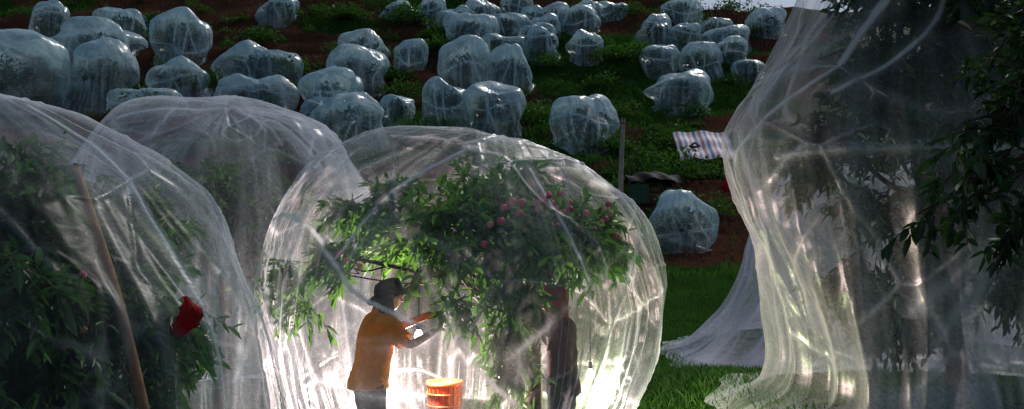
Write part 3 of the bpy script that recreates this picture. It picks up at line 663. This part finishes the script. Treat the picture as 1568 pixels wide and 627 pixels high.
    for s in (-1,1):
        ell('eye',(.078,s*.030,.004),(.012,.014,.010),M_eye); ell('iris',(.088,s*.030,.004),(.004,.006,.006),M_iris)
        ell('eyebrow',(.085,s*.030,.026),(.006,.018,.004),M_hair); ell('ear',(-.005,s*.074,-.005),(.02,.01,.032),M_skin)
    ell('mouth',(.088,0,-.062),(.008,.024,.007),M_lip)
    ell('hair',(-.022,0,.022),(.092,.083,.108),M_hair)
    th=np.linspace(0,2*math.pi,48,endpoint=False)
    if brim:
        hp=[(.001,.15),(.05,.148),(.085,.13),(.1,.09),(.104,.045),(.125,.03),(.155,.008),(.158,.004),(.125,.024),(.1,.038)]
        q=np.array([[r_*math.cos(t_)*1.08-.01,r_*math.sin(t_)*.98,z_+.012*math.sin(3*t_)*(r_>.12)] for r_,z_ in hp for t_ in th])
    else:
        hp=[(.001,.145),(.05,.142),(.085,.12),(.1,.08),(.103,.035),(.106,.03),(.098,.028)]
        q=np.array([[r_*math.cos(t_)*1.08-.01+(.075*max(0,math.cos(t_))**2 if .105<r_ else 0),r_*math.sin(t_)*.96,z_-(.012*max(0,math.cos(t_))**2 if .105<r_ else 0)] for r_,z_ in hp for t_ in th])
    i=np.arange(len(hp)-1)[:,None]*48; j=np.arange(48)[None,:]; j2=(j+1)%48
    make_obj('sun_hat' if brim else 'cap',head_local(q),np.stack([i+j,i+48+j,i+48+j2,i+j2],-1).reshape(-1,4),hatm,person)
    A,Bv=np.meshgrid(np.linspace(math.radians(95),math.radians(265),24),np.linspace(0,1,10))
    q=np.stack([(.11+.05*Bv+.012*np.sin(A*9)*Bv)*np.cos(A)-.01,(.105+.04*Bv+.012*np.sin(A*9)*Bv)*np.sin(A),.03-.25*Bv],-1).reshape(-1,3)
    make_obj('neck_flap',head_local(q),np.stack([(np.arange(9)[:,None]*24)+np.arange(23)[None,:]+k for k in (0,1,25,24)],-1).reshape(-1,4),hatm,person)
    if scarf:
        A,Bv=np.meshgrid(np.linspace(0,2*math.pi,30),np.linspace(0,1,6))
        q=np.stack([.078*np.cos(A)*(1+.3*Bv)+.01,.075*np.sin(A)*(1+.3*Bv),1.47-.11*Bv+.01*np.sin(A*5)],-1).reshape(-1,3)
        make_obj('scarf',np.array([W(tuple(k)) for k in q]),np.stack([(np.arange(5)[:,None]*30)+np.arange(29)[None,:]+k for k in (0,1,31,30)],-1).reshape(-1,4),scarf,person)
make_person('fruit_picker_person',(-1.22,6.95,0),28,1.03,M_shirt,M_trou,M_hat,((.23,-.21,1.15),(.44,-.13,1.24)),((.25,.19,1.27),(.47,.06,1.38)),True,M_shirt,lean=.16,tiltdeg=-18)
make_person('fruit_picker_person',(.43,6.85,0),165,1.0,M_maroon,M_trou,M_redhat,((.24,-.2,1.42),(.44,-.12,1.52)),((.22,.20,1.45),(.40,.12,1.64)),False,None,lean=.03,tiltdeg=-12,bulk=.85,longsleeve=True)

# ---------------------------------------------------------------- lamps inside the net
M_bulb,nt,o=newmat('lit_bulb'); em=nt.nodes.new('ShaderNodeEmission'); em.inputs[0].default_value=(1,.9,.85,1); em.inputs[1].default_value=25; nt.links.new(em.outputs[0],o.inputs[0])
try: M_bulb.cycles.emission_sampling='NONE'
except Exception: pass
def lamp(name,p,w,col,r=.05):
    e=empty(name,p); L=bpy.data.lights.new(name+'_bulb','POINT'); L.energy=w; L.color=col; L.shadow_soft_size=r
    o_=bpy.data.objects.new('light',L); sc.collection.objects.link(o_); o_.parent=e
    lathe('bulb',[(0.0,-.05),(.02,-.048),(.04,-.03),(.045,0),(.036,.03),(.02,.05),(.018,.07)],(p[0],p[1],p[2]+.14),M_bulb,e,16)
    T=Tubes(); T.add([np.array(p)+np.array([0,0,.2]),np.array(p)+np.array([0,0,.27])],.02,8)
    T.add([np.array(p)+np.array([0,0,.26]),np.array(p)+np.array([0,0,.8])],.005,5)
    T.obj('lamp_socket',M_blk,e)
lamp('work_lamp',(-.95,8.25,1.0),430,(1,.76,.70),.05)
lamp('work_lamp',(.80,8.3,.6),100,(.93,1,.52),.05)

# ---------------------------------------------------------------- light, world, camera
SE,SA=52,35
w=bpy.data.worlds.new('World'); sc.world=w; w.use_nodes=True; nt=w.node_tree
bg=nt.nodes['Background']; sk=nt.nodes.new('ShaderNodeTexSky'); sk.sky_type='NISHITA'; sk.sun_disc=False
sk.sun_elevation=math.radians(SE); sk.sun_rotation=math.radians(SA); sk.air_density=1; sk.dust_density=2
nt.links.new(sk.outputs[0],bg.inputs[0]); bg.inputs[1].default_value=.072
L=bpy.data.lights.new('sun','SUN'); L.energy=1.15; L.angle=math.radians(6); L.color=(1,.96,.92)
so=bpy.data.objects.new('sun',L); sc.collection.objects.link(so)
d=Vector((math.sin(math.radians(SA))*math.cos(math.radians(SE)),math.cos(math.radians(SA))*math.cos(math.radians(SE)),math.sin(math.radians(SE))))
so.rotation_euler=d.to_track_quat('Z','Y').to_euler(); so.location=(0,0,60)
cam=bpy.data.cameras.new('camera'); cam.lens=28.24; cam.sensor_width=36; cam.clip_end=3000; cam.clip_start=.05
co=bpy.data.objects.new('camera',cam); sc.collection.objects.link(co); co.location=(0,0,1.9); co.rotation_euler=(math.radians(94.02),0,0)
sc.camera=co
